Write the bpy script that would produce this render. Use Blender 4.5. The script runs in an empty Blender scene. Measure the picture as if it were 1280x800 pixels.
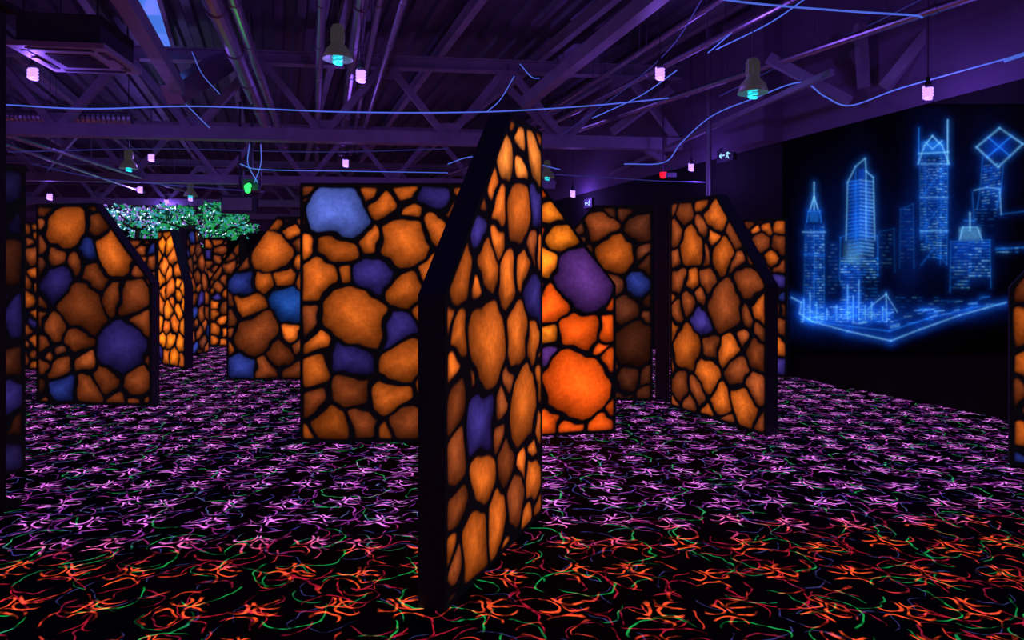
import bpy, math, random
import numpy as np
from mathutils import Vector, Matrix

F=853.33; HZ=342.0; C=1.56; CX=640.0
rnd=random.Random(7)
sc=bpy.context.scene
try:
    sc.view_settings.view_transform='Standard'
    sc.view_settings.look='None'
except Exception: pass

def fl(px,py):            # floor point for a measured photo position
    D=F*C/(py-HZ); return Vector(((px-CX)/F*D,D,0))
def at(px,py,D):          # point at known depth
    return Vector(((px-CX)/F*D,D,C+(HZ-py)/F*D))
def hz(px,py,z):          # point at known height
    D=F*(z-C)/(HZ-py); return Vector(((px-CX)/F*D,D,z))

# ------------------------------------------------------------- materials
def mat(name,col,rough=0.6,metal=0.0,em=None,es=0.0,noise=0.0,nscale=8.0):
    m=bpy.data.materials.new(name); m.use_nodes=True
    nt=m.node_tree; b=nt.nodes['Principled BSDF']
    b.inputs['Base Color'].default_value=(*col,1)
    b.inputs['Roughness'].default_value=rough
    b.inputs['Metallic'].default_value=metal
    if em:
        b.inputs['Emission Color'].default_value=(*em,1)
        b.inputs['Emission Strength'].default_value=es
        m.cycles.emission_sampling='NONE'
    if noise>0:
        n=nt.nodes.new('ShaderNodeTexNoise'); n.inputs['Scale'].default_value=nscale; n.inputs['Detail'].default_value=5
        tc=nt.nodes.new('ShaderNodeTexCoord'); nt.links.new(tc.outputs['Object'],n.inputs['Vector'])
        r=nt.nodes.new('ShaderNodeValToRGB')
        r.color_ramp.elements[0].position=0.3; r.color_ramp.elements[1].position=0.7
        r.color_ramp.elements[0].color=(*[c*(1-noise) for c in col],1)
        r.color_ramp.elements[1].color=(*[min(1,c*(1+noise)) for c in col],1)
        nt.links.new(n.outputs['Fac'],r.inputs['Fac']); nt.links.new(r.outputs['Color'],b.inputs['Base Color'])
    return m
def attr_mat(name,es,bk,rough=0.7,lo=.78,hi=1.18):
    m=bpy.data.materials.new(name); m.use_nodes=True
    m.cycles.emission_sampling='NONE'
    nt=m.node_tree; b=nt.nodes['Principled BSDF']
    a=nt.nodes.new('ShaderNodeAttribute'); a.attribute_name='paint'
    n=nt.nodes.new('ShaderNodeTexNoise'); n.inputs['Scale'].default_value=26; n.inputs['Detail'].default_value=8; n.inputs['Roughness'].default_value=.65
    tc=nt.nodes.new('ShaderNodeTexCoord'); nt.links.new(tc.outputs['Object'],n.inputs['Vector'])
    mr=nt.nodes.new('ShaderNodeMapRange'); mr.inputs['From Min'].default_value=.3; mr.inputs['From Max'].default_value=.7
    mr.inputs['To Min'].default_value=lo; mr.inputs['To Max'].default_value=hi
    nt.links.new(n.outputs['Fac'],mr.inputs['Value'])
    s=nt.nodes.new('ShaderNodeVectorMath'); s.operation='SCALE'
    nt.links.new(a.outputs['Color'],s.inputs[0]); nt.links.new(mr.outputs['Result'],s.inputs['Scale'])
    s2=nt.nodes.new('ShaderNodeVectorMath'); s2.operation='SCALE'; s2.inputs['Scale'].default_value=bk
    nt.links.new(s.outputs[0],s2.inputs[0])
    nt.links.new(s2.outputs[0],b.inputs['Base Color'])
    nt.links.new(s.outputs[0],b.inputs['Emission Color'])
    b.inputs['Emission Strength'].default_value=es
    b.inputs['Roughness'].default_value=rough
    b.inputs['Specular IOR Level'].default_value=.10
    return m

M_edge=mat('panel_edge_black_paint',(.028,.042,.060),.8,noise=.3,nscale=30)
M_paint=attr_mat('fluorescent_stone_paint',1.0,0.22,lo=.72,hi=1.2)
M_mural=attr_mat('uv_mural_paint',.86,0.05,.9,.7,1.15)
M_black=mat('matte_black',(.006,.006,.009),.8)
M_blackwall=mat('black_wall_paint',(.0035,.004,.006),.9,noise=.3,nscale=2)
M_mauve=mat('upper_wall_plaster',(.19,.15,.25),.85,noise=.12,nscale=1.2)
M_steel=mat('painted_steel_truss',(.31,.30,.38),.5,noise=.15,nscale=3)
M_pipe=mat('galvanised_pipe',(.50,.46,.56),.25,.85)
M_dark=mat('dark_steel',(.07,.07,.10),.5,.3)
M_ceil=mat('corrugated_ceiling_deck',(.10,.09,.135),.42,.4,noise=.4,nscale=.8)
M_cable=mat('uv_reactive_cable',(.3,.5,.9),.5,em=(.09,.20,1.0),es=.62)
M_cable2=mat('dim_cable',(.25,.3,.6),.5,em=(.03,.06,.4),es=.2)
M_white=mat('white_plastic',(.42,.42,.5),.5)
M_lamp=mat('lamp_housing_grey',(.22,.20,.19),.45,.2,em=(.10,.10,.09),es=.2)
M_uv=mat('uv_bulb_glow',(.02,.01,.05),.6,em=(.40,.20,1.0),es=2.2)
M_cap=mat('lamp_socket',(.10,.09,.14),.6)
M_cy=mat('cyan_cfl_glow',(.2,.9,.9),.4,em=(.01,.42,.46),es=1.1)
M_sky=mat('skylight_glass',(.1,.2,.6),.3,em=(.06,.22,.85),es=.8)

# ------------------------------------------------------------- mesh builder
class MB:
    def __init__(s): s.v=[]; s.f=[]; s.m=[]
    def add(s,vs,fs,mi=0):
        o=len(s.v); s.v+= [tuple(v) for v in vs]
        for f in fs: s.f.append(tuple(i+o for i in f)); s.m.append(mi)
    def beam(s,p,q,w,h,mi=0,up=Vector((0,0,1))):
        p=Vector(p);q=Vector(q);d=(q-p).normalized()
        if abs(d.dot(up))>.98: up=Vector((0,1,0))
        x=d.cross(up).normalized(); y=x.cross(d).normalized()
        vs=[b+x*a*w/2+y*c*h/2 for b in (p,q) for a,c in((-1,-1),(1,-1),(1,1),(-1,1))]
        s.add(vs,[(0,1,2,3),(7,6,5,4),(0,4,5,1),(1,5,6,2),(2,6,7,3),(3,7,4,0)],mi)
    def ibeam(s,p,q,w,h,mi=0):
        up=Vector((0,0,h/2*.9))
        s.beam(Vector(p)+up,Vector(q)+up,w,h*.1,mi); s.beam(Vector(p)-up,Vector(q)-up,w,h*.1,mi); s.beam(p,q,w*.15,h*.82,mi)
    def box(s,c,sx,sy,sz,mi=0,rot=0):
        c=Vector(c); R=Matrix.Rotation(rot,3,'Z')
        vs=[c+R@Vector((a*sx/2,b*sy/2,d*sz/2)) for a in(-1,1) for b in(-1,1) for d in(-1,1)]
        s.add(vs,[(0,1,3,2),(4,6,7,5),(0,4,5,1),(2,3,7,6),(0,2,6,4),(1,5,7,3)],mi)
    def tube(s,pts,r,seg=8,mi=0):
        pts=[Vector(p) for p in pts]; n=len(pts); vs=[]
        prev=None
        for i,p in enumerate(pts):
            d=(pts[min(i+1,n-1)]-pts[max(i-1,0)]).normalized()
            up=Vector((0,0,1)) if abs(d.z)<.9 else Vector((0,1,0))
            if prev is None: x=d.cross(up).normalized()
            else: x=(prev-d*prev.dot(d)).normalized()
            prev=x; y=d.cross(x)
            rr=r[i] if isinstance(r,(list,tuple)) else r
            for k in range(seg):
                a=2*math.pi*k/seg; vs.append(p+x*math.cos(a)*rr+y*math.sin(a)*rr)
        fs=[(i*seg+k,i*seg+(k+1)%seg,(i+1)*seg+(k+1)%seg,(i+1)*seg+k) for i in range(n-1) for k in range(seg)]
        fs.append(tuple(range(seg))[::-1]); fs.append(tuple((n-1)*seg+k for k in range(seg)))
        s.add(vs,fs,mi)
    def lathe(s,c,prof,seg=20,mi=0):
        c=Vector(c); vs=[]
        for r,z in prof:
            for k in range(seg):
                a=2*math.pi*k/seg; vs.append(c+Vector((r*math.cos(a),r*math.sin(a),z)))
        n=len(prof)
        fs=[(i*seg+k,i*seg+(k+1)%seg,(i+1)*seg+(k+1)%seg,(i+1)*seg+k) for i in range(n-1) for k in range(seg)]
        s.add(vs,fs,mi)
    def build(s,name,mats,smooth=False):
        me=bpy.data.meshes.new(name); me.from_pydata(s.v,[],s.f)
        for m in mats: me.materials.append(m)
        me.polygons.foreach_set('material_index',s.m)
        if smooth: me.polygons.foreach_set('use_smooth',[True]*len(me.polygons))
        me.update(); o=bpy.data.objects.new(name,me); sc.collection.objects.link(o); return o

def catmull(P,n=8):
    P=[Vector(p) for p in P]; out=[]
    Q=[P[0]*2-P[1]]+P+[P[-1]*2-P[-2]]
    for i in range(1,len(Q)-2):
        a,b,c,d=Q[i-1:i+3]
        for k in range(n):
            t=k/n
            out.append(.5*((2*b)+(c-a)*t+(2*a-5*b+4*c-d)*t*t+(3*b-a-3*c+d)*t**3))
    out.append(P[-1]); return out

# ------------------------------------------------------------- room shell
W1=Vector((5.30,7.27,0)); wd=Vector((-.345,1,0)).normalized()    # right wall line/direction
wn=Vector((-wd.y,wd.x,0))                                        # pointing into the room
if wn.x>0: wn=-wn
CEIL=5.7
def wl(t,off=0,z=0): p=W1+wd*t+wn*off; return Vector((p.x,p.y,z))
def quad_obj(name,pts,m):
    b=MB(); b.add(pts,[tuple(range(len(pts)))]); return b.build(name,[m])
TOPB=3.60; T0=-14; T1=30; WID=22
def slab(mb,a,b,z0,z1,mi,inward,th=.2):
    a=Vector(a);b=Vector(b); d=(b-a).normalized(); n=Vector((d.y,-d.x,0))
    if n.dot(inward)>0: n=-n
    pts=[a,b,b+n*th,a+n*th]
    vs=[Vector((p.x,p.y,z)) for z in (z0,z1) for p in pts]
    mb.add(vs,[(0,1,2,3),(7,6,5,4),(0,4,5,1),(1,5,6,2),(2,6,7,3),(3,7,4,0)],mi)
for nm,a,b,inw in (('wall_right',wl(T0),wl(T1),wn),('wall_left',wl(T0,WID),wl(T1,WID),-wn),
                   ('wall_back',wl(T1),wl(T1,WID),-wd),('wall_front',wl(T0),wl(T0,WID),wd)):
    mb=MB(); slab(mb,a,b,0,TOPB,0,inw); slab(mb,a,b,TOPB,CEIL,1,inw); mb.build(nm,[M_blackwall,M_mauve])
def tx(px): # wall parameter for image column
    k=(px-CX)/F
    return (k*W1.y-W1.x)/(wd.x-k*wd.y)
mb=MB(); ta,tb=tx(978),tx(925)
p0=wl(ta,.0,TOPB);p1=wl(tb,0,TOPB);p2=wl(tb,.35,TOPB);p3=wl(ta,.35,TOPB)
up=Vector((0,0,CEIL-TOPB))
mb.add([p0,p1,p2,p3,p0+up,p1+up,p2+up,p3+up],[(0,1,2,3),(7,6,5,4),(0,4,5,1),(1,5,6,2),(2,6,7,3),(3,7,4,0)])
mb.build('trim_1',[M_mauve])

# ---- carpet
def carpet_mat():
    m=bpy.data.materials.new('neon_squiggle_carpet'); m.use_nodes=True
    m.cycles.emission_sampling='NONE'
    nt=m.node_tree; N=nt.nodes; L=nt.links; b=N['Principled BSDF']
    def math_(op,a,b_=None,c=None,clamp=False):
        n=N.new('ShaderNodeMath'); n.operation=op; n.use_clamp=clamp
        for i,x in enumerate((a,b_,c)):
            if x is None: continue
            if isinstance(x,(int,float)): n.inputs[i].default_value=x
            else: L.new(x,n.inputs[i])
        return n.outputs[0]
    def vm(op,a,b_=None):
        n=N.new('ShaderNodeVectorMath'); n.operation=op
        for i,x in enumerate((a,b_)):
            if x is None: continue
            if isinstance(x,tuple): n.inputs[i].default_value=x
            else: L.new(x,n.inputs[i])
        return n
    tc=N.new('ShaderNodeTexCoord'); co=tc.outputs['Object']
    nz=N.new('ShaderNodeTexNoise'); nz.inputs['Scale'].default_value=7; nz.inputs['Detail'].default_value=1; L.new(co,nz.inputs['Vector'])
    brk=N.new('ShaderNodeTexNoise'); brk.inputs['Scale'].default_value=17; brk.inputs['Detail'].default_value=1; L.new(vm('ADD',co,(4,9,2)).outputs[0],brk.inputs['Vector'])
    bk=N.new('ShaderNodeMapRange'); bk.inputs['From Min'].default_value=.40; bk.inputs['From Max'].default_value=.56
    bk.inputs['To Min'].default_value=.12; bk.inputs['To Max'].default_value=1.15; L.new(brk.outputs['Fac'],bk.inputs['Value'])
    d=vm('SUBTRACT',nz.outputs['Color'],(.5,.5,.5)).outputs[0]
    d=vm('MULTIPLY',d,(.11,.11,0)).outputs[0]
    cw=vm('ADD',co,d).outputs[0]; cw=vm('MULTIPLY',cw,(1,1,0)).outputs[0]
    def layer(scale,rnds,off,arcs,R,w,rot):
        c=vm('ADD',cw,off).outputs[0]
        v=N.new('ShaderNodeTexVoronoi'); v.voronoi_dimensions='2D'; v.feature='F1'
        v.inputs['Scale'].default_value=scale; v.inputs['Randomness'].default_value=rnds
        L.new(c,v.inputs['Vector'])
        loc=vm('SUBTRACT',c,v.outputs['Position']).outputs[0]
        loc=vm('MULTIPLY',loc,(1,1,0)).outputs[0]
        sp=N.new('ShaderNodeSeparateColor'); L.new(v.outputs['Color'],sp.inputs[0])
        vr=N.new('ShaderNodeVectorRotate'); vr.rotation_type='Z_AXIS'
        L.new(loc,vr.inputs['Vector']); L.new(math_('MULTIPLY',sp.outputs[0],rot),vr.inputs['Angle'])
        lo=vr.outputs[0]; best=None
        for (x,y,r) in arcs:
            l=vm('LENGTH',vm('SUBTRACT',lo,(x,y,0)).outputs[0]).outputs['Value']
            e=math_('ABSOLUTE',math_('SUBTRACT',l,r))
            best=e if best is None else math_('MINIMUM',best,e)
        s=N.new('ShaderNodeMapRange'); s.interpolation_type='SMOOTHSTEP'
        s.inputs['From Min'].default_value=w*1.25; s.inputs['From Max'].default_value=w*.55
        L.new(best,s.inputs['Value'])
        ln=vm('LENGTH',lo).outputs['Value']
        msk=N.new('ShaderNodeMapRange'); msk.inputs['From Min'].default_value=R; msk.inputs['From Max'].default_value=R*.8
        L.new(ln,msk.inputs['Value'])
        return math_('MULTIPLY',s.outputs[0],msk.outputs[0])
    hot=layer(2.7,.25,(.13,.21,0),[(.05,.06,.065),(-.09,.02,.055),(.02,-.12,.085),(.02,.17,.105)],.125,.0066,.9)
    hot2=layer(4.2,.85,(3.3,7.7,0),[(.1,0,.11)],.08,.0050,6.28)
    grn=layer(2.3,.8,(5.1,2.2,0),[(.14,.02,.155)],.19,.0046,6.28)
    grn2=layer(3.2,.9,(9.1,4.2,0),[(.12,.1,.15)],.13,.0040,6.28)
    red=layer(2.6,.9,(1.7,8.2,0),[(.13,.0,.14),(-.2,.1,.2)],.18,.0046,6.28)
    red2=layer(3.9,.9,(7.7,1.2,0),[(.09,.0,.10)],.12,.0042,6.28)
    blu=layer(3.5,.9,(2.7,3.2,0),[(.11,.0,.12)],.11,.0036,6.28)
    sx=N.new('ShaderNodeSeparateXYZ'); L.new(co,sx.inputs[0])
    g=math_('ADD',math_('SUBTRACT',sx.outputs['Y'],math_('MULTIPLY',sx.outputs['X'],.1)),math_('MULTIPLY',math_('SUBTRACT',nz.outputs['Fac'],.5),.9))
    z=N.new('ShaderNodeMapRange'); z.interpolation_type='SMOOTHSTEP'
    z.inputs['From Min'].default_value=3.85; z.inputs['From Max'].default_value=4.45; L.new(g,z.inputs['Value']); zf=z.outputs[0]  # change in UV light painted into the strokes: orange near, magenta far
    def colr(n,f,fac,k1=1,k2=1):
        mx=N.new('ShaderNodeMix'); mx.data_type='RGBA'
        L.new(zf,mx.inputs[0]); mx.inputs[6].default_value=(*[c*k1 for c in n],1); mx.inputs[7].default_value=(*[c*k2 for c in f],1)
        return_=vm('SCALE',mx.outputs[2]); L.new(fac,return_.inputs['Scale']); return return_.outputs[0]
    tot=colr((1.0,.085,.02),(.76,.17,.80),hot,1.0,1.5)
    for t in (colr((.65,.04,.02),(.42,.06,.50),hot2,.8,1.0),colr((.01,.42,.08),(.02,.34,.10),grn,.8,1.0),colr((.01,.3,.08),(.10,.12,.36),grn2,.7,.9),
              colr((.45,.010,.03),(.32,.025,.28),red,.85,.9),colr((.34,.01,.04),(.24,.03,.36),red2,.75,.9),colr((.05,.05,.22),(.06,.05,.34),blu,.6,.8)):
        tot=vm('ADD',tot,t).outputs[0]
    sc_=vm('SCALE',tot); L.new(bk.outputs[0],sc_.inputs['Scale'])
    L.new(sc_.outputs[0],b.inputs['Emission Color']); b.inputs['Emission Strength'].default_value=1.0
    b.inputs['Base Color'].default_value=(.005,.004,.008,1); b.inputs['Roughness'].default_value=.95
    b.inputs['Specular IOR Level'].default_value=.08
    return m
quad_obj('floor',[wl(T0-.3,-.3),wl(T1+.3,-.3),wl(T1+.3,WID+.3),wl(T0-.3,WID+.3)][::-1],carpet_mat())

# ---- corrugated ceiling
mb=MB(); off=-.2; prof=[]
while off<WID+.2:
    prof+= [(off,0),(off+.13,0),(off+.17,.06),(off+.30,.06)]; off+=.34
vs=[];fs=[]
for (o_,dz) in prof:
    vs.append(wl(T0-.2,o_,CEIL+dz)); vs.append(wl(T1+.2,o_,CEIL+dz))
for i in range(len(prof)-1): fs.append((2*i,2*i+2,2*i+3,2*i+1))
mb.add(vs,fs); mb.build('ceiling',[M_ceil])

# ------------------------------------------------------------- painted maze panels
OR=(.70,.128,.014); ORL=(.92,.23,.035); BR=(.29,.055,.013); BRD=(.115,.026,.011); RED=(1.0,.10,.006); YO=(1.0,.21,.012)
BL=(.028,.045,.30); BLL=(.09,.14,.58); PU=(.042,.026,.21); PUD=(.022,.014,.09); PUR=(.11,.030,.22); BLB=(.02,.10,.52)
def paint(seed_pts,vmaxf,Lw,U,V,grout,defcols,seedn,accent,accp,fillr,grad):
    r_=random.Random(seedn)
    S=list(seed_pts); tries=0
    while tries<2600:
        tries+=1
        u=r_.uniform(0,Lw); v=r_.uniform(0,2.5); r=r_.uniform(*fillr)*(1 if tries<1400 else .62)
        if v>vmaxf(u)+.02: continue
        if all((u-s[0])**2+(v-s[1])**2>((r+s[2])*1.0)**2 for s in S):
            c=r_.choice(defcols) if r_.random()>accp else r_.choice(accent)
            S.append((u,v,r,c))
    Uw=U+.026*np.sin(V*7+seedn)+.014*np.sin(V*19+U*11+seedn*2)+.006*np.sin(U*41+V*23)
    Vw=V+.026*np.sin(U*8+seedn*3)+.014*np.sin(U*17-V*13)+.006*np.sin(V*43-U*29)
    P=np.array([(s[0],s[1]) for s in S]); R=np.array([s[2] for s in S]); Cc=np.array([s[3] for s in S])
    D=(Uw[...,None]-P[:,0])**2+(Vw[...,None]-P[:,1])**2-.85*R**2
    i=np.argmin(D,axis=-1); Di=np.take_along_axis(D,i[...,None],-1)
    sep=np.sqrt(((P[:,None]-P[None])**2).sum(-1))+1e-6
    E=(D-Di)/(2*sep[i])
    np.put_along_axis(E,i[...,None],9,-1)
    vm_=np.array([vmaxf(x) for x in U[:,0]])[:,None]+0*U
    bd=np.stack([U+.0,Lw-U,V,(vm_-V)*.75],-1)-.010
    E=np.concatenate([E,bd],-1)
    k=.0120
    e=-k*np.log(np.exp(-np.clip(E,-.2,2)/k).sum(-1))
    g=grout*(.92+.5*np.sin(U*9+V*5+seedn)*np.sin(V*6-U*3))
    a=np.clip((e-g)/.016,0,1); a=a*a*(3-2*a)
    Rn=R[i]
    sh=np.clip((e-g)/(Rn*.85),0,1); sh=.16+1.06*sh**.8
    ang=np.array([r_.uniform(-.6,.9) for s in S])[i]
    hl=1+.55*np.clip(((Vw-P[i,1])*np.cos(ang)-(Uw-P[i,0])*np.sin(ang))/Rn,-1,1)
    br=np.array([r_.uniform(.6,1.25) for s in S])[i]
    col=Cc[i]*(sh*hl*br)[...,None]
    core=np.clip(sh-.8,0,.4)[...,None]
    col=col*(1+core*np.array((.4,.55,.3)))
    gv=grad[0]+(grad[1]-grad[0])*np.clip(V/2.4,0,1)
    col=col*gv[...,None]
    return col*a[...,None]+np.array((.002,.0015,.003))*(1-a[...,None])

def panel(A,B,H=2.4,th=.14,ch=None,cw=.74,chh=.95,seeds=(),defc=(OR,BR),acc=(BL,PU),accp=.13,res=.008,sn=1,grout=.016,fillr=(.09,.15),grad=(1,1),name='maze_wall_panel',backres=.02):
    A=Vector(A);B=Vector(B); d=B-A; Lw=d.length; d.normalize(); n=Vector((d.y,-d.x,0))
    def vmax(u):
        if ch=='A' and u<cw: return H-chh*(1-u/cw)
        if ch=='B' and u>Lw-cw: return H-chh*(1-(Lw-u)/cw)
        return H
    if ch=='A': poly=[(0,0),(Lw,0),(Lw,H),(cw,H),(0,H-chh)]
    elif ch=='B': poly=[(0,0),(Lw,0),(Lw,H-chh),(Lw-cw,H),(0,H)]
    else: poly=[(0,0),(Lw,0),(Lw,H),(0,H)]
    def w(u,v,o): p=A+d*u-n*o; return (p.x,p.y,v)
    k=len(poly)
    verts=[w(u,v,.002) for u,v in poly]+[w(u,v,th-.002) for u,v in poly]
    faces=[tuple(range(k)),tuple(range(k,2*k))[::-1]]+[(i,k+i,k+(i+1)%k,(i+1)%k) for i in range(k)]
    verts=np.array(verts); mi=[0]*len(faces)
    cols=[np.tile((0.003,.002,.004),(2*k,1))]; allv=[verts]; allf=list(faces); base=2*k
    ss=[]
    for (px,py,r,c) in seeds:
        kx=(px-CX)/F
        u=(kx*A.y-A.x)/(d.x-kx*d.y); D=A.y+d.y*u
        v=C+(HZ-py)/F*D; ss.append((u,v,r*D/F,c))
    for side in (0,1):
        rs=res if side==0 else backres
        nu=max(8,int(Lw/rs)); nv=max(8,int(H/rs))
        us=np.linspace(0,Lw,nu+1)
        if ch:
            cc=cw if ch=='A' else Lw-cw; us[np.argmin(abs(us-cc))]=cc
        vmx=np.array([vmax(x) for x in us])
        U=np.repeat(us[:,None],nv+1,1); V=np.linspace(0,1,nv+1)[None,:]*vmx[:,None]
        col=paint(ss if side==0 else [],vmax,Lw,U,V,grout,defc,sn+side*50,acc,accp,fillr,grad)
        o=0 if side==0 else th
        base_=np.array(A)-np.array(n)*o
        PX=base_[0]+d.x*U; PY=base_[1]+d.y*U
        vv=np.stack([PX,PY,V],-1).reshape(-1,3)
        idx=np.arange((nu+1)*(nv+1)).reshape(nu+1,nv+1)+base
        q=np.stack([idx[:-1,:-1],idx[1:,:-1],idx[1:,1:],idx[:-1,1:]],-1).reshape(-1,4)
        if side==1: q=q[:,::-1]
        allv.append(vv); cols.append(col.reshape(-1,3)); allf+= q.tolist(); mi+= [1]*len(q); base+=len(vv)
    V_=np.concatenate(allv); Cl=np.concatenate(cols)
    me=bpy.data.meshes.new(name); me.from_pydata(V_.tolist(),[],allf)
    me.materials.append(M_edge); me.materials.append(M_paint); me.polygons.foreach_set('material_index',mi)
    at_=me.color_attributes.new('paint','FLOAT_COLOR','POINT')
    at_.data.foreach_set('color',np.concatenate([Cl,np.ones((len(Cl),1))],1).astype(np.float32).ravel())
    me.update(); o=bpy.data.objects.new(name,me); sc.collection.objects.link(o); return o

# near centre panel
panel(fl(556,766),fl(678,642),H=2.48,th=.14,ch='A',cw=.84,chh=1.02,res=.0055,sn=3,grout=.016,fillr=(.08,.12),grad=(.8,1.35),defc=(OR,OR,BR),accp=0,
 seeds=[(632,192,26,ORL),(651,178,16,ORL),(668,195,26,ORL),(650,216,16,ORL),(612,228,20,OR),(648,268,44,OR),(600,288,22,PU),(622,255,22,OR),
  (669,262,24,PU),(577,345,40,OR),(612,325,28,OR),(637,345,24,OR),(656,340,24,OR),(667,372,30,PU),(608,430,62,OR),(572,425,24,OR),(646,425,40,OR),
  (664,425,24,OR),(655,512,52,OR),(602,528,44,PU),(571,505,30,BR),(571,578,30,BR),(605,598,32,OR),(634,570,24,BR),(592,690,48,OR),(619,650,36,OR),
  (642,632,32,BR),(664,600,28,OR),(569,640,26,BR),(571,712,22,BR),(598,372,14,OR),(630,500,14,BR),(590,478,12,BR)])
# wide panel behind
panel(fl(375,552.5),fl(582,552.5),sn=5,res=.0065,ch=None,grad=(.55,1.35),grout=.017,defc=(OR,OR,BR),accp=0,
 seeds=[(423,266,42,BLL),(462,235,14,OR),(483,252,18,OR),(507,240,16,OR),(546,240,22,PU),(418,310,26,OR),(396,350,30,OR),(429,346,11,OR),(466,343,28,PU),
  (505,305,36,OR),(461,300,12,OR),(517,270,15,OR),(508,362,24,OR),(445,395,44,OR),(543,290,22,OR),(545,340,26,OR),(497,415,24,PU),(436,450,28,PU),(396,465,19,OR),
  (507,455,34,OR),(440,487,26,BR),(492,495,27,OR),(396,505,20,BR),(415,531,26,OR),(452,530,22,BR),(480,543,13,OR),(508,530,24,BR),(548,400,28,OR),(548,480,30,OR),(390,260,12,OR)])
# bright orange panel right of centre
panel(fl(600,549),fl(770,541),ch='B',sn=8,res=.0065,grad=(1.3,1.3),defc=(RED,RED,YO),accp=0,grout=.015,
 seeds=[(690,268,19,YO),(700,298,17,YO),(731,352,42,PUR),(685,330,17,YO),(690,385,24,RED),(726,413,29,RED),(763,372,13,RED),(762,408,15,RED),(748,434,9,RED),(720,482,50,RED),
  (759,457,17,RED),(692,452,17,PUR),(690,527,17,RED),(718,533,20,RED),(748,528,18,RED),(762,502,14,RED),(683,488,10,RED)])
# right panel with chamfer
panel(fl(838,508),fl(958,545),ch='B',sn=11,res=.008,grad=(.95,.9),defc=(OR,BR,BR),accp=0,grout=.016,
 seeds=[(858,262,17,BR),(895,268,18,OR),(863,312,25,OR),(845,290,14,BR),(906,384,34,BR),(876,402,17,PU),(858,436,27,OR),(934,355,23,BR),(885,350,14,BR),(900,318,20,OR),(911,437,18,OR),
  (885,468,21,OR),(923,466,18,BR),(930,508,23,OR),(901,500,17,OR),(850,482,18,BR),(872,492,14,BR),(945,440,18,BR),(945,485,15,BR),(848,350,16,BR),(862,380,14,BR)])
# panel running away between (only its dark end shows)
a=fl(838,506); dd=Vector((a.x,a.y,0)).normalized()
panel(a-Vector((dd.y,-dd.x,0))*.01+dd*.15,a-Vector((dd.y,-dd.x,0))*.01+dd*1.6,th=.17,sn=13,res=.02,defc=(BR,BRD))
# dim panel behind
panel(fl(690,500),fl(818,503)+Vector((0,.1,0)),ch='A',cw=.5,chh=.6,sn=15,res=.011,defc=(BRD,BRD),acc=(PUD,BL),accp=.1,grad=(.6,1.0),
 seeds=[(770,315,26,OR),(748,285,20,BR),(797,356,16,BL),(794,430,30,BRD),(780,385,18,BRD),(800,285,20,BRD)])
panel(fl(915,466),fl(984,472),ch=None,sn=17,res=.014,defc=(OR,BR),grad=(.9,.9))
# left panels
panel(fl(45,504),fl(190,508),ch='B',sn=19,res=.009,defc=(BR,BR,BRD),acc=(PU,BL),accp=0,grad=(.7,.8),grout=.019,
 seeds=[(85,283,31,OR),(112,312,12,BL),(145,316,30,OR),(116,346,19,BR),(68,352,22,PU),(104,385,33,BR),(152,436,34,PU),(92,425,17,BR),(80,487,20,BL),(135,470,19,BR),(168,372,22,BR),
  (72,318,13,BR),(118,278,14,BR),(75,460,15,BR),(112,487,19,BR),(174,480,19,BR),(70,410,17,BR),(140,370,15,BR)])
panel(fl(-75,618),fl(32,588),ch=None,sn=21,res=.010,defc=(PUD,PUD,BRD),acc=(PU,),accp=.2,grad=(.6,.6),grout=.022,fillr=(.12,.19),th=.14)
panel(fl(283,475),fl(395,475),ch='A',sn=23,res=.012,defc=(OR,BR,BR),acc=(BL,),accp=0,grad=(.75,.9),grout=.019,
 seeds=[(338,318,28,OR),(305,354,16,BL),(362,378,23,BLB),(321,419,29,BR),(308,381,17,OR),(332,350,13,OR),(356,345,15,OR),(302,457,18,BL),(350,443,19,BR),(330,460,14,BR),(365,462,14,BR)])
# far panels at left
panel(fl(197,455),fl(231,461),ch='B',cw=.5,sn=25,res=.015,defc=(YO,YO,OR),accp=.03,grout=.016,H=2.3,fillr=(.11,.16),grad=(1.2,1.3))
panel(fl(233,447),fl(262,440),ch='B',cw=.5,sn=27,res=.02,defc=(BR,BR,BRD),grout=.02,accp=.15)
panel(fl(262,433),fl(300,433),ch='A',sn=29,res=.02,defc=(OR,BR),grout=.02,accp=.1)
panel(fl(255,425),fl(285,424),ch=None,sn=31,res=.02,defc=(OR,BR),grout=.02,accp=.1)
panel(fl(150,449),fl(196,449),ch=None,sn=33,res=.02,defc=(OR,BR),grout=.02,H=2.2,accp=.1)
panel(fl(18,462),fl(58,462),ch=None,sn=35,res=.02,defc=(OR,BR),grout=.02,grad=(.7,.7))
# right edge panel
panel(fl(1262,581),fl(1420,600),ch='A',sn=37,res=.010,defc=(OR,BR),accp=.05,grad=(.8,.8))

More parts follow.
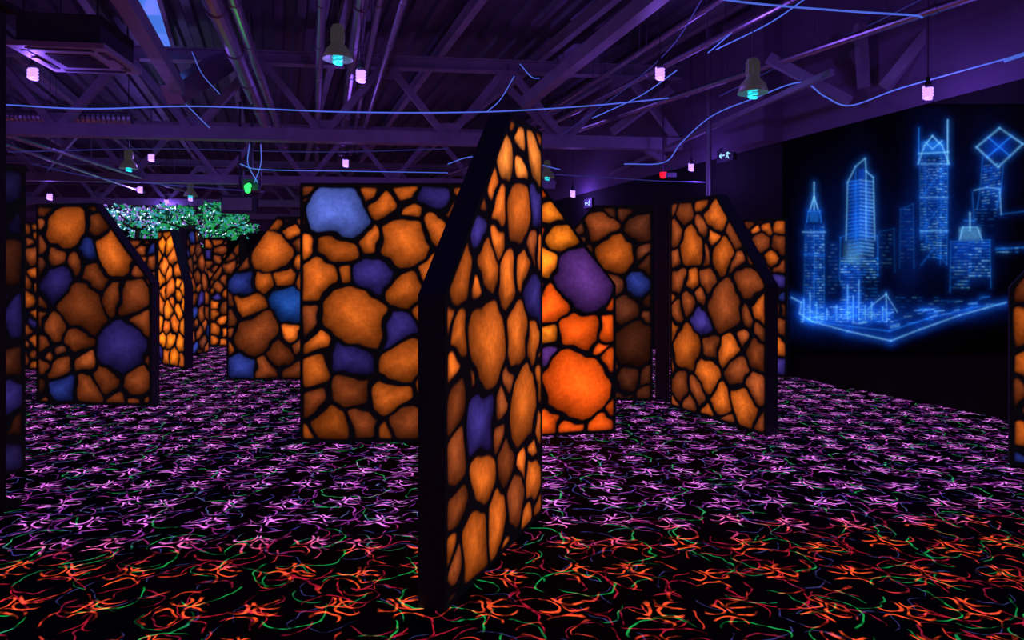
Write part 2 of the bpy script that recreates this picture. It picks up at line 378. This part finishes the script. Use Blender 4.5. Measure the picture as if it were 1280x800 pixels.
# ------------------------------------------------------------- city mural on right wall
x0,x1,y0,y1=978,1300,130,445; st=.5
xs=np.arange(x0,x1,st); ys=np.arange(y0,y1,st)
X,Y=np.meshgrid(xs,ys,indexing='ij'); IMG=np.zeros(X.shape+(3,))
CY=np.array((.014,.18,.70)); WH=np.array((.17,.55,.92)); DB=np.array((.002,.028,.24))
def seg(ax,ay,bx,by,w=.8,c=CY,k=1.0,glow=.25,gw=4.0):
    m=gw*2.2+w*2
    i0=max(0,int((min(ax,bx)-m-x0)/st)); i1=min(len(xs),int((max(ax,bx)+m-x0)/st)+1)
    j0=max(0,int((min(ay,by)-m-y0)/st)); j1=min(len(ys),int((max(ay,by)+m-y0)/st)+1)
    if i1<=i0 or j1<=j0: return
    sx=X[i0:i1,j0:j1]; sy=Y[i0:i1,j0:j1]; dx,dy=bx-ax,by-ay; l2=dx*dx+dy*dy+1e-9
    t=np.clip(((sx-ax)*dx+(sy-ay)*dy)/l2,0,1); d=np.hypot(sx-ax-t*dx,sy-ay-t*dy)
    IMG[i0:i1,j0:j1]+= (k*np.exp(-(d/w)**2))[...,None]*c+(k*glow*np.exp(-(d/gw)**2))[...,None]*DB*1.6
def pl(pts,**kw):
    for a,b in zip(pts[:-1],pts[1:]): seg(*a,*b,**kw)
def rect(ax,ay,bx,by,c,k0,k1,soft=1.5):
    m=np.clip((X-ax)/soft,0,1)*np.clip((bx-X)/soft,0,1)*np.clip((Y-ay)/soft,0,1)*np.clip((by-Y)/soft,0,1)
    g=k0+(k1-k0)*np.clip((Y-ay)/(by-ay),0,1)
    IMG[...]+= (m*g)[...,None]*np.array(c)
def glowe(cx,cy,rx,ry,k,c=DB):
    IMG[...]+= (k*np.exp(-((X-cx)/rx)**2-((Y-cy)/ry)**2))[...,None]*np.array(c)
mr=random.Random(4)
def windows(ax,ay,bx,by,dy,k=.5,p=.75,w=.7,dx=4,slant=0):
    y=ay
    while y<by:
        x=ax
        while x<bx-1:
            if mr.random()<p: seg(x,y+slant*(x-ax),min(bx,x+dx*.65),y+slant*(min(bx,x+dx*.65)-ax),w=w,k=k*mr.uniform(.2,1.15),glow=.1,gw=2.5,c=CY if mr.random()<.6 else WH)
            x+=dx
        y+=dy
glowe(1075,290,30,70,.30); glowe(1018,310,18,60,.25); glowe(1166,240,26,80,.28); glowe(1240,215,26,50,.2); glowe(1212,310,30,40,.3); glowe(1060,395,65,20,.8); glowe(1135,310,16,50,.3); glowe(1180,390,60,12,.35)
pl([(1018,228),(1018,262)],w=.9,c=WH); pl([(1013,262),(1018,246),(1023,262)],c=WH,w=.8); pl([(1009,278),(1011,264),(1025,264),(1027,278)],c=CY)
pl([(1005,400),(1007,280)],w=.7,k=.25); pl([(1030,280),(1031,400)],w=.8,k=.4); rect(1006,280,1030,400,DB,.5,.1); windows(1007,284,1019,400,3.6,.35,.8,dx=3); windows(1019,284,1030,400,3.6,.85,.85,dx=3)
rect(1011,264,1025,279,CY,.6,.6,3); pl([(1004,290),(1032,290)],c=WH,k=.6); pl([(1006,318),(1031,318)],c=CY,k=.6); pl([(1018,282),(1018,400)],k=.5)
pl([(1058,300),(1060,228),(1070,208),(1082,198),(1083,214),(1092,222),(1094,300)],w=.9,k=.6,c=WH)
rect(1062,224,1091,300,DB,1.0,1.0,4); rect(1072,210,1083,226,DB,1.,1.,3); rect(1066,226,1090,318,CY,.05,.35,5)
yy=226
while yy<322:
    seg(1061,yy+1.5,1076,yy-1,w=.9,c=CY,k=mr.uniform(.4,.9),glow=.15,gw=2.5); seg(1076,yy-1,1092,yy+1.5,w=.9,c=WH,k=mr.uniform(.25,.6),glow=.15,gw=2.5); yy+=4.6
pl([(1083,214),(1083,300)],c=WH,k=.6); pl([(1070,212),(1070,300)],c=CY,k=.5)
pl([(1050,350),(1051,297),(1060,293),(1097,295),(1098,345)],w=.8,k=.4); rect(1053,297,1082,332,WH,.10,.45,9); windows(1052,323,1098,350,3.4,1.,.9)
rect(1050,330,1078,398,DB,.8,.2,4); windows(1051,352,1080,396,3.8,.6,.7,dx=3.4); windows(1082,352,1100,380,4.4,.3,.5)
pl([(1149,160),(1149,205)],c=CY,w=.8); pl([(1185,150),(1185,205)],c=WH,w=.9)
pl([(1148,205),(1156,182),(1166,170),(1178,182),(1187,205)],c=WH,w=.9,k=.8); pl([(1149,192),(1186,190)],c=WH,w=.9,k=.8); rect(1150,174,1184,198,CY,.9,.4,6); pl([(1157,178),(1166,186),(1178,176)],c=WH,k=.7)
pl([(1150,200),(1151,300)],k=.3); pl([(1185,200),(1184,330)],k=.5,c=CY)
pl([(1157,195),(1158,310)],k=.3);pl([(1177,195),(1176,330)],k=.4)
for y in (205,247,289): pl([(1152,y),(1184,y+42)],k=.25,w=.8); pl([(1184,y),(1152,y+42)],k=.3,w=.8); pl([(1151,y),(1185,y)],k=.6,w=.8,c=WH)
windows(1152,200,1162,315,3.4,.4,.8,dx=3.2); windows(1172,198,1184,325,3.2,.9,.85,dx=3.2); windows(1161,200,1173,325,3.8,.5,.8,dx=3); rect(1151,200,1185,330,DB,.5,.1,4)
pl([(1250,160),(1279,180),(1248,209),(1221,184),(1250,160)],w=1.2,c=WH,k=.65); pl([(1236,172),(1263,195)],w=.9,c=CY); pl([(1265,170),(1234,197)],w=.9,c=CY)
rect(1226,168,1272,200,DB,1.2,1.0,16)
pl([(1229,194),(1226,235),(1222,262)],k=.4); pl([(1255,205),(1252,235),(1246,262)],k=.5); windows(1228,208,1252,262,3.6,.6,.75,slant=-.15,dx=3.4); rect(1226,205,1252,265,DB,.6,.15,4)
pl([(1218,238),(1234,234),(1250,236),(1252,268)],k=.6,c=WH); pl([(1216,240),(1218,280)],k=.4); windows(1219,262,1248,284,4,.35,.6)
pl([(1213,266),(1213,288)],c=WH,w=1.0); pl([(1200,300),(1204,284),(1222,284),(1228,300)],c=WH,k=.7); pl([(1206,276),(1220,276)],k=.7); pl([(1188,365),(1189,302),(1238,300),(1239,360)],k=.4,c=CY)
rect(1198,283,1228,302,WH,.5,.3,4); windows(1190,305,1212,360,4.2,.5,.8,dx=4); windows(1212,303,1238,345,3.8,.9,.85,dx=4); rect(1189,301,1238,362,DB,.7,.0,4)
pl([(1125,335),(1126,262),(1142,255),(1143,335)],k=.18); windows(1127,262,1142,330,5,.22,.6); rect(1125,258,1143,335,DB,.4,0,4)
pl([(1098,335),(1099,290),(1118,286),(1119,340)],k=.16); windows(1100,294,1117,335,5,.18,.6); rect(1034,300,1050,370,DB,.3,.1,4); windows(1036,306,1049,370,5,.2,.6)
windows(1246,310,1290,318,5,.6,.7); pl([(1245,312),(1290,308)],k=.7,c=CY); pl([(1250,268),(1290,263)],k=.4)
for xx,h in ((1005,26),(1013,34),(1021,22),(1046,18),(1060,44),(1067,30),(1074,50),(1090,22),(1104,16),(1034,14),(1082,18)):
    pl([(xx,400),(xx,400-h)],c=WH,k=.6,w=.8,glow=.4); pl([(xx-4,400),(xx,400-h)],k=.3); pl([(xx+4,400),(xx,400-h)],k=.3)
pl([(1080,392),(1092,380),(1108,368),(1122,390)],k=.5,c=WH); pl([(1108,366),(1109,402)],c=WH,k=.6)
windows(1002,384,1118,404,3.0,.8,.7,dx=4); rect(1000,374,1120,408,DB,1.0,.8,9); windows(1120,372,1200,396,4,.3,.35,dx=7)
pl([(990,372),(1002,378),(1000,392),(1016,402),(1060,414),(1114,426),(1150,412),(1200,394),(1258,378)],c=WH,w=1.0,k=.65,glow=.7,gw=6)
pl([(1004,400),(1062,408),(1112,414),(1160,398),(1220,384),(1256,380)],c=CY,w=.9,k=.6,glow=.4)
for k in range(60):
    xx=mr.uniform(1010,1240); yy=404-(xx-1115)*.2 if xx>1115 else 404-(1115-xx)*.03; yy+=mr.uniform(-12,6)
    seg(xx,yy,xx+mr.uniform(4,14),yy-mr.uniform(0,3),w=.7,k=mr.uniform(.2,.7),c=CY if mr.random()<.6 else WH,glow=.3)
IMG=np.clip(IMG,0,1.0)
# airbrushed softness: blend the crisp strokes with a spread copy
def blur(a,n):
    for ax in (0,1):
        acc=np.zeros_like(a)
        for s_ in range(-n,n+1): acc+=np.roll(a,s_,ax)
        a=acc/(2*n+1)
    return a
b1=blur(blur(IMG,2),2); b2=blur(blur(IMG,10),8)
IMG=.70*IMG+.28*b1+b2*np.array((.10,.22,.40))
IMG*= (.86+.20*np.sin(X*.09+Y*.05)*np.sin(Y*.07-X*.03))[...,None]
ed=np.clip((X-x0)/8,0,1)*np.clip((Y-y0)/8,0,1)*np.clip((y1-Y)/8,0,1)*np.clip((x1-X)/8,0,1); IMG*=ed[...,None]
T=(xs-CX)/F
tw=(T*W1.y-W1.x)/(wd.x-T*wd.y)
ox=W1.x+wd.x*tw+wn.x*.006; oy=W1.y+wd.y*tw+wn.y*.006
PX=np.repeat(ox[:,None],len(ys),1); PY=np.repeat(oy[:,None],len(ys),1); PZ=C+(HZ-Y)/F*PY
PZ=np.minimum(PZ,TOPB-.01)
nu,nv=X.shape; idx=np.arange(nu*nv).reshape(nu,nv)
q=np.stack([idx[:-1,:-1],idx[:-1,1:],idx[1:,1:],idx[1:,:-1]],-1).reshape(-1,4)
me=bpy.data.meshes.new('city_skyline_mural'); vv=np.stack([PX,PY,PZ],-1).reshape(-1,3)
me.from_pydata(vv.tolist(),[],q.tolist()); me.materials.append(M_mural)
ca=me.color_attributes.new('paint','FLOAT_COLOR','POINT'); ca.data.foreach_set('color',np.concatenate([IMG.reshape(-1,3),np.ones((nu*nv,1))],1).astype(np.float32).ravel())
o=bpy.data.objects.new('city_skyline_mural',me); sc.collection.objects.link(o)

# ------------------------------------------------------------- roof structure
def truss(pl_,pr_,zb,zt,nseg,name='roof_truss'):
    mb=MB(); a=Vector((pl_.x,pl_.y,zb)); b=Vector((pr_.x,pr_.y,zb)); at_=Vector((a.x,a.y,zt)); bt=Vector((b.x,b.y,zt))
    mb.beam(a,b,.22,.22); mb.ibeam(at_,bt,.2,.22)
    for i in range(nseg):
        p=a.lerp(b,i/nseg); q=a.lerp(b,(i+1)/nseg); m=(p+q)/2; m.z=zt
        mb.beam(p,m,.12,.12); mb.beam(m,q,.12,.12)
        mb.box(p+Vector((0,0,.16)),.34,.03,.26); mb.box(m-Vector((0,0,.16)),.34,.03,.26)
    return mb.build(name,[M_steel])
L1=hz(10,161,4.0); R1=hz(810,180,4.0); dv=(R1-L1).normalized()
def cross(t0,ext=8):
    a=L1+wd*t0-dv*ext
    p=W1-a; s=(p.x*wd.y-p.y*wd.x)/(dv.x*wd.y-dv.y*wd.x)
    return a,a+dv*(s-.15)
for t0 in (0,6.2,12.4,18.2):
    a,b=cross(t0); truss(a,b,4.0,5.35,9)
for k in range(12):
    mb=MB(); o_=1.0+k*1.8
    mb.ibeam(wl(T0+.1,o_,5.55),wl(T1-.1,o_,5.55),.12,.2); mb.build('ceiling_purlin',[M_steel])
def along(px1,py1,px2,py2,z,r,kind='tube',name='ceiling_pipe',m=M_pipe,ext0=0,ext1=0):
    a=hz(px1,py1,z); b=hz(px2,py2,z); d=(b-a).normalized(); a-=d*ext0; b+=d*ext1
    mb=MB()
    if kind=='tube':
        mb.tube([a,b],r,14)
        L=(b-a).length; n=int(L/1.5)
        for i in range(1,n):
            p=a+d*(i*L/n); mb.tube([p-d*.04,p+d*.04],r*1.15,14)
            mb.tube([p,Vector((p.x,p.y,CEIL))],.008,5)
    else: mb.beam(a,b,r,r*1.2)
    return mb.build(name,[m],smooth=False)
along(266,0,330,150,4.75,.12,ext0=3,ext1=2); along(292,0,345,150,4.75,.07,ext0=3,ext1=6)
along(452,0,436,120,5.0,.10,ext0=3,ext1=8); along(475,0,452,120,5.0,.05,ext0=3,ext1=8)
along(505,0,462,140,4.9,.05,ext0=3,ext1=5); along(400,60,398,130,4.9,.06,ext0=5,ext1=8)
along(820,-5,657,128,4.35,.15,'beam','roof_brace_beam',M_steel,ext0=2)
along(150,-10,232,125,4.5,.17,'beam','roof_brace_beam',M_steel,ext0=2)
along(990,0,680,160,4.6,.045,ext0=3,ext1=2); along(900,0,640,170,4.8,.04,ext0=3,ext1=2)
along(1115,30,700,170,4.4,.05,ext0=2,ext1=6); along(1040,90,740,228,3.9,.06,'beam','roof_brace_beam',M_steel,ext1=4)
along(20,172,210,232,4.0,.05,ext0=2,ext1=2); along(20,185,180,240,3.9,.04,ext0=2)
for (p,q,D1,D2) in (((1200,-5),(1105,110),8.0,8.6),((960,72),(1062,128),9.2,9.0),((780,168),(830,200),13,13.2),((840,110),(765,165),12,12.6),((620,95),(690,165),12.8,12.8),((1075,30),(1080,110),8.9,8.9)):
    mb=MB(); mb.beam(at(*p,D1),at(*q,D2),.11,.13); mb.build('steel_knee_brace',[M_steel])
mb=MB(); p=at(886,122,10.9); mb.tube([Vector((p.x,p.y,0)),Vector((p.x,p.y,CEIL))],.045,10); mb.build('conduit_pole',[M_pipe])
p=fl(-22,640); mb=MB(); mb.beam(Vector((p.x,p.y,0)),Vector((p.x,p.y,3.35)),.18,.18,up=Vector((0,1,0))); mb.box((p.x,p.y,.02),.3,.3,.04); mb.box((p.x,p.y,3.33),.3,.3,.04); mb.build('steel_column',[M_black])
mb=MB(); pts=catmull([hz(-60,140,4.4),hz(20,146,4.4),hz(90,147,4.38),hz(165,148,4.4)],24); mb.tube(pts,[.13 if i%2 else .105 for i in range(len(pts))],14); mb.build('flexible_duct',[M_pipe])
mb=MB(); a=hz(215,118,4.4);mb.beam(a,a+Vector((.35,1.2,.9)),.32,.32); mb.build('ventilation_duct',[M_pipe])

# skylight strip & frame
mb=MB(); a=hz(165,0,5.62);b=hz(200,0,5.62);c=hz(219,66,5.62);d_=hz(204,66,5.62)
e=(a-d_).normalized(); a+=e*1.5; e2=(b-c).normalized(); b+=e2*1.5
mb.add([a,b,c,d_],[(0,1,2,3)],0)
for p,q in((a,b),(b,c),(c,d_),(d_,a)): mb.beam(p,q,.07,.08,1)
mb.build('window_1',[M_sky,M_steel])

# ceiling cassette air conditioner
mb=MB(); ctr=hz(98,76,4.15); ro=math.atan2(dv.y,dv.x)
R=Matrix.Rotation(ro,3,'Z')
S_=1.05
mb.box(ctr+Vector((0,0,.03)),S_,S_,.06,0,ro); mb.box(ctr+Vector((0,0,.24)),S_*.86,S_*.86,.34,1,ro)
for k in range(9): mb.box(ctr+R@Vector((0,-.24+k*.06,-.008)),.5,.018,.016,1,ro)
for sx,sy,w_,h_ in((0,.42,.72,.07),(0,-.42,.72,.07),(.42,0,.07,.72),(-.42,0,.07,.72)):
    mb.box(ctr+R@Vector((sx,sy,-.004)),w_,h_,.012,1,ro); mb.box(ctr+R@Vector((sx*1.02,sy*1.02,-.02)),w_*.95,h_*.4,.01,0,ro)
for sx in(-.4,.4):
    for sy in(-.4,.4):
        q=ctr+R@Vector((sx,sy,.3)); mb.tube([q,Vector((q.x,q.y,CEIL))],.012,6,1)
mb.build('ceiling_air_conditioner',[M_white,M_dark])

# cables
def cable(pts,r=.014,m=M_cable,name='uv_cable'):  # UV-reactive cables, their fluorescence put in as emission; no LEDs
    mb=MB(); mb.tube(catmull(pts,8),r,6); mb.build(name,[m],True)
cable([at(8,131,10.5),at(110,136,10.5),at(250,133,10.7),at(430,140,11),at(600,140,11.3),at(740,132,11.3),at(860,120,11)],.011)
cable([at(860,-8,7),at(940,4,7),at(1060,14,7),at(1140,19,7.2),at(1153,22,7.3)],.010)
cable([at(1010,-4,7.6),at(960,30,8.4),at(895,62,9)],.008)
cable([at(985,8,8),at(940,22,8.2),at(885,66,9)],.007)
cable([at(780,205,11.3),at(830,203,11.2),at(852,178,11),at(890,145,10.5),at(945,122,9.8),at(1000,103,9.0),at(1030,120,8.8),at(1062,132,8.4),at(1120,112,7.9),at(1190,92,7.3),at(1285,66,6.7)],.009)
cable([at(1255,76,6.8),at(1285,66,6.7)],.020)
cable([at(643,95,10.5),at(625,125,10.6),at(608,140,10.8)],.007)
cable([at(740,148,11),at(800,120,10.6),at(846,88,10)],.008)
cable([at(240,65,10),at(253,93,10.4),at(275,118,10.6)],.007)
cable([at(232,130,10.8),at(262,160,11.3)],.008); cable([at(300,205,12),at(330,212,12.4),at(440,214,14),at(560,216,15)],.009)
cable([at(40,205,14),at(120,222,14),at(220,232,15),at(330,240,15)],.012,M_cable2)
cable([at(10,190,12),at(200,186,13),at(400,190,13.5),at(560,186,13.5)],.010,M_cable2)
cable([at(312,180,12),at(310,205,12.3),at(322,228,12.3)],.008)
cable([at(326,180,12),at(326,205,12.3),at(318,228,12.3)],.007)
cable([at(690,218,14),at(760,222,14.2),at(820,226,13),at(886,228,11.5)],.010,M_cable2)
cable([at(560,205,13),at(590,196,12),at(640,198,13),at(700,212,14)],.009)
cable([at(650,80,9.5),at(664,96,9.7),at(674,98,9.8)],.007)
cable([at(880,-5,8),at(838,60,9.4),at(780,112,11),at(700,170,12.4)],.007,M_cable2)
cable([at(1160,-5,8),at(1090,30,8.8),at(1000,70,9.8),at(900,120,11)],.007,M_cable2)

# UV bulbs
UVC=(.27,.11,1.0); EK=.80
def uv_bulb(px,py,D,E,s=1.0):
    c=at(px,py,D); mb=MB(); s*=1.1; E*=EK
    r=.034*s; h=.11*s
    pts=[c+Vector((r*math.cos(a),r*math.sin(a),-h/2+h*a/(2*math.pi*3.5))) for a in np.linspace(0,2*math.pi*3.5,46)]
    mb.tube(pts,.017*s,7,0)
    t=c+Vector((0,0,h/2))
    mb.lathe(t,[(.001,0),(.034*s,.0),(.034*s,.04*s),(.02*s,.05*s),(.02*s,.10*s),(.001,.105*s)],14,1)
    mb.tube([t+Vector((0,0,.1*s)),Vector((c.x,c.y,CEIL))],.006,5,2)
    o=mb.build('uv_bulb_pendant',[M_uv,M_cap,M_dark],True)
    if E>0:
        l=bpy.data.lights.new('uv_light','POINT'); l.energy=E; l.color=UVC; l.shadow_soft_size=.06
        lo=bpy.data.objects.new('uv_light',l); sc.collection.objects.link(lo); lo.location=c-Vector((0,0,h/2+.09)); lo.parent=o
for a in ((41,92,8.6,34,1.15),(451,95,8.6,34,1.15),(825,92,8.6,34,1.1),(1160,116,7.4,20,1.0),(189,197,15,36,1.2),(432,204,15,34,1.2),(864,209,11.8,22,.9),
          (716,242,17,28,1.2),(175,237,19,34,1.3),(62,246,19,28,1.3),(208,253,23,25,1.4),(238,248,21,0,1.2),(-250,60,7.5,38,1),):
    uv_bulb(*a)
for x,y in((-3.5,1.5),(3.2,1.2),(0,-3.5)):
    c=Vector((x,y,4.6))
    mb=MB(); mb.lathe(c,[(.001,-.09),(.035,-.07),(.04,0),(.03,.06),(.02,.12),(.001,.13)],14,0); mb.tube([c+Vector((0,0,.1)),Vector((x,y,CEIL))],.006,5,1)
    o=mb.build('uv_bulb_pendant',[M_uv,M_dark],True)
    l=bpy.data.lights.new('uv_light','POINT'); l.energy=36*EK; l.color=UVC; l.shadow_soft_size=.06
    lo=bpy.data.objects.new('uv_light',l); sc.collection.objects.link(lo); lo.location=c-Vector((0,0,.2)); lo.parent=o

def highbay(px,py,D,s=1.0,en=0):
    c=at(px,py,D); mb=MB()
    mb.lathe(c,[(.001,.34*s),(.07*s,.34*s),(.085*s,.30*s),(.085*s,.10*s),(.10*s,.06*s),(.17*s,-.02*s),(.21*s,-.14*s),(.205*s,-.14*s),(.16*s,-.02*s),(.001,.03*s)],26,0)
    for a in range(10):
        an=a*math.pi/5; q=c+Vector((.09*s*math.cos(an),.09*s*math.sin(an),.2*s)); mb.beam(q-Vector((0,0,.09*s)),q+Vector((0,0,.09*s)),.012*s,.03*s,0)
    pts=[c+Vector((.055*s*math.cos(a),.055*s*math.sin(a),-.2*s+.2*s*a/(2*math.pi*3.5))) for a in np.linspace(0,2*math.pi*3.5,44)]
    mb.tube(pts,.021*s,7,1)
    mb.tube([c+Vector((0,0,.33*s)),Vector((c.x,c.y,CEIL))],.010,6,2)
    o=mb.build('high_bay_pendant_lamp',[M_lamp,M_cy,M_dark],True)
    if en:
        l=bpy.data.lights.new('cfl_light','POINT'); l.energy=en; l.color=(.05,.6,.9); l.shadow_soft_size=.05
        lo=bpy.data.objects.new('cfl_light',l); sc.collection.objects.link(lo); lo.location=c-Vector((0,0,.26*s)); lo.parent=o
highbay(422,62,8.2,.86,1.5); highbay(941,104,8.2,.86,1.5); highbay(161,204,14.5,.86,1); highbay(684,216,15,.8,0); highbay(238,240,20,.9,0)

# exit signs
M_exit=mat('exit_symbol',(.5,.9,.8),.5,em=(.35,.75,.7),es=.8)
def exit_sign(px,py,w,name='exit_sign'):
    t=tx(px); p=wl(t,.02); D=p.y; z=C+(HZ-py)/F*D; mb=MB()
    def q(u,v,o=.02): r=wl(t+u,o); return Vector((r.x,r.y,z+v))
    hw=w/2; hh=w/4
    vs=[q(-hw,-hh,0.005),q(hw,-hh,0.005),q(hw,hh,0.005),q(-hw,hh,0.005),q(-hw,-hh,.05),q(hw,-hh,.05),q(hw,hh,.05),q(-hw,hh,.05)]
    mb.add(vs,[(0,1,2,3),(7,6,5,4),(0,4,5,1),(1,5,6,2),(2,6,7,3),(3,7,4,0)],0)
    def st_(a,b,r): mb.beam(q(-a[0]*w,a[1]*w,.055),q(-b[0]*w,b[1]*w,.055),r*w,.008,1,up=wn)
    st_((.22,.10),(.22,.16),.06); st_((.22,.08),(.17,-.04),.06); st_((.17,-.04),(.25,-.16),.035); st_((.17,-.04),(.07,-.12),.035); st_((.21,.06),(.32,.0),.03); st_((.21,.06),(.10,.06),.03)
    st_((0,0),(-.3,0),.05); st_((-.3,0),(-.2,.09),.04); st_((-.3,0),(-.2,-.09),.04)
    mb.build(name,[M_dark,M_exit])
exit_sign(909,194,.45); exit_sign(737,254,.45)
# red alarm light
p=at(829,219,12.4); mb=MB(); mb.lathe(p,[(.001,-.06),(.05,-.05),(.065,0),(.065,.05),(.001,.06)],16,0); mb.beam(p+Vector((0,0,.05)),Vector((p.x,p.y,CEIL)),.02,.02,1)
mb.box(p+Vector((.1,0,0)),.26,.1,.08,1); o=mb.build('red_warning_light',[mat('red_glow',(.8,.02,.02),em=(1,.01,.02),es=1.0),M_dark])
# green party laser projector
p=at(315,240,12.6); mb=MB(); mb.box(p+Vector((0,0,.12)),.26,.3,.2,0,.2); mb.tube([p+Vector((0,-.14,.1)),p+Vector((0,-.24,.06))],.05,14,1); mb.lathe(p+Vector((0,-.2,.0)),[(.001,-.05),(.04,-.03),(.055,.02),(.035,.06),(.001,.08)],14,1)
mb.beam(p+Vector((-.16,0,.1)),p+Vector((-.16,0,.4)),.02,.04,0); mb.beam(p+Vector((.16,0,.1)),p+Vector((.16,0,.4)),.02,.04,0); mb.beam(p+Vector((-.17,0,.4)),p+Vector((.17,0,.4)),.04,.02,0); mb.beam(p+Vector((0,0,.4)),Vector((p.x,p.y,CEIL)),.04,.04,0)
o=mb.build('laser_party_light',[M_dark,mat('green_glow',(.1,.9,.2),em=(.03,1.0,.12),es=1.5)])
l=bpy.data.lights.new('green_beam','POINT'); l.energy=3; l.color=(.05,1,.2); lo=bpy.data.objects.new('green_beam',l); sc.collection.objects.link(lo); lo.location=p+Vector((0,-.45,-.05)); lo.parent=o
p=at(300,256,15.5); mb=MB(); mb.box(p,.75,.3,.4,0,.2); mb.box(p+Vector((0,-.16,0)),.62,.02,.28,1,.2); mb.beam(p,Vector((p.x,p.y,CEIL)),.04,.04,0); mb.build('hanging_projector',[M_dark,M_steel])

# artificial trees with fairy lights
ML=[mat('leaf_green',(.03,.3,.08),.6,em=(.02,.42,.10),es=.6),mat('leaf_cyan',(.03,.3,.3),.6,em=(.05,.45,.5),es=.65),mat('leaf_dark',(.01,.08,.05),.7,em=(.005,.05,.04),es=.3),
    mat('fairy_light_white',(.8,.8,1),.5,em=(.6,.75,1),es=2.0),mat('blossom_violet',(.3,.1,.5),.5,em=(.30,.14,.65),es=.8),mat('bark',(.08,.04,.03),.8)]
def tree(px,py,D,rx,rz,n,w):
    c=at(px,py,D); mb=MB(); base=Vector((c.x,c.y,0))
    mb.tube(catmull([base,base+Vector((.05,0,.8)),base+Vector((-.04,.03,1.6)),c-Vector((0,0,rz*.3))],5),[.12-.0042*i for i in range(16)],8,5)
    for k in range(7):
        an=k*.9; mb.tube(catmull([c-Vector((0,0,rz*.8)),c+Vector((rx*.4*math.cos(an),rx*.3*math.sin(an),-.1)),c+Vector((rx*.85*math.cos(an),rx*.6*math.sin(an),.1))],4),[.05-.004*i for i in range(9)],5,5)
    clumps=[Vector((rnd.uniform(-.85,.85)*rx,rnd.uniform(-.5,.5)*rx,rnd.uniform(-.7,.75)*rz)) for _ in range(26)]
    for i in range(n):
        cl=rnd.choice(clumps)
        v=Vector((rnd.gauss(0,1),rnd.gauss(0,1),rnd.gauss(0,1))).normalized()*rnd.uniform(.5,1)
        q=c+cl+Vector((v.x*.3,v.y*.3,v.z*.17))
        a=Vector((rnd.gauss(0,1),rnd.gauss(0,1),rnd.gauss(0,1))).normalized(); b=a.orthogonal().normalized(); s=rnd.uniform(.04,.09)
        mi=rnd.choices([0,1,2,3,4],w)[0]
        if mi==3: s*=.55
        mb.add([q-a*s,q-b*s*.5,q+a*s,q+b*s*.5],[(0,1,2,3)],mi)
    mb.build('artificial_tree',ML)
tree(258,282,18,1.45,.62,3000,(7,2.5,6,1.3,.6)); tree(172,274,18.5,1.0,.38,1500,(1.5,3,3,2.2,2.5)); tree(215,290,21,1.2,.48,1300,(4,3,3,1.2,1.5))

# ------------------------------------------------------------- world + camera
w=bpy.data.worlds.new('dim_world'); sc.world=w; w.use_nodes=True
w.node_tree.nodes['Background'].inputs[0].default_value=(.12,.08,.4,1); w.node_tree.nodes['Background'].inputs[1].default_value=.05
cam=bpy.data.cameras.new('camera'); cam.sensor_width=36; cam.lens=24; cam.shift_y=-(400-HZ)/1280; cam.clip_start=.05; cam.clip_end=200
co=bpy.data.objects.new('camera',cam); sc.collection.objects.link(co); co.location=(0,0,C); co.rotation_euler=(math.pi/2,0,0)
sc.camera=co
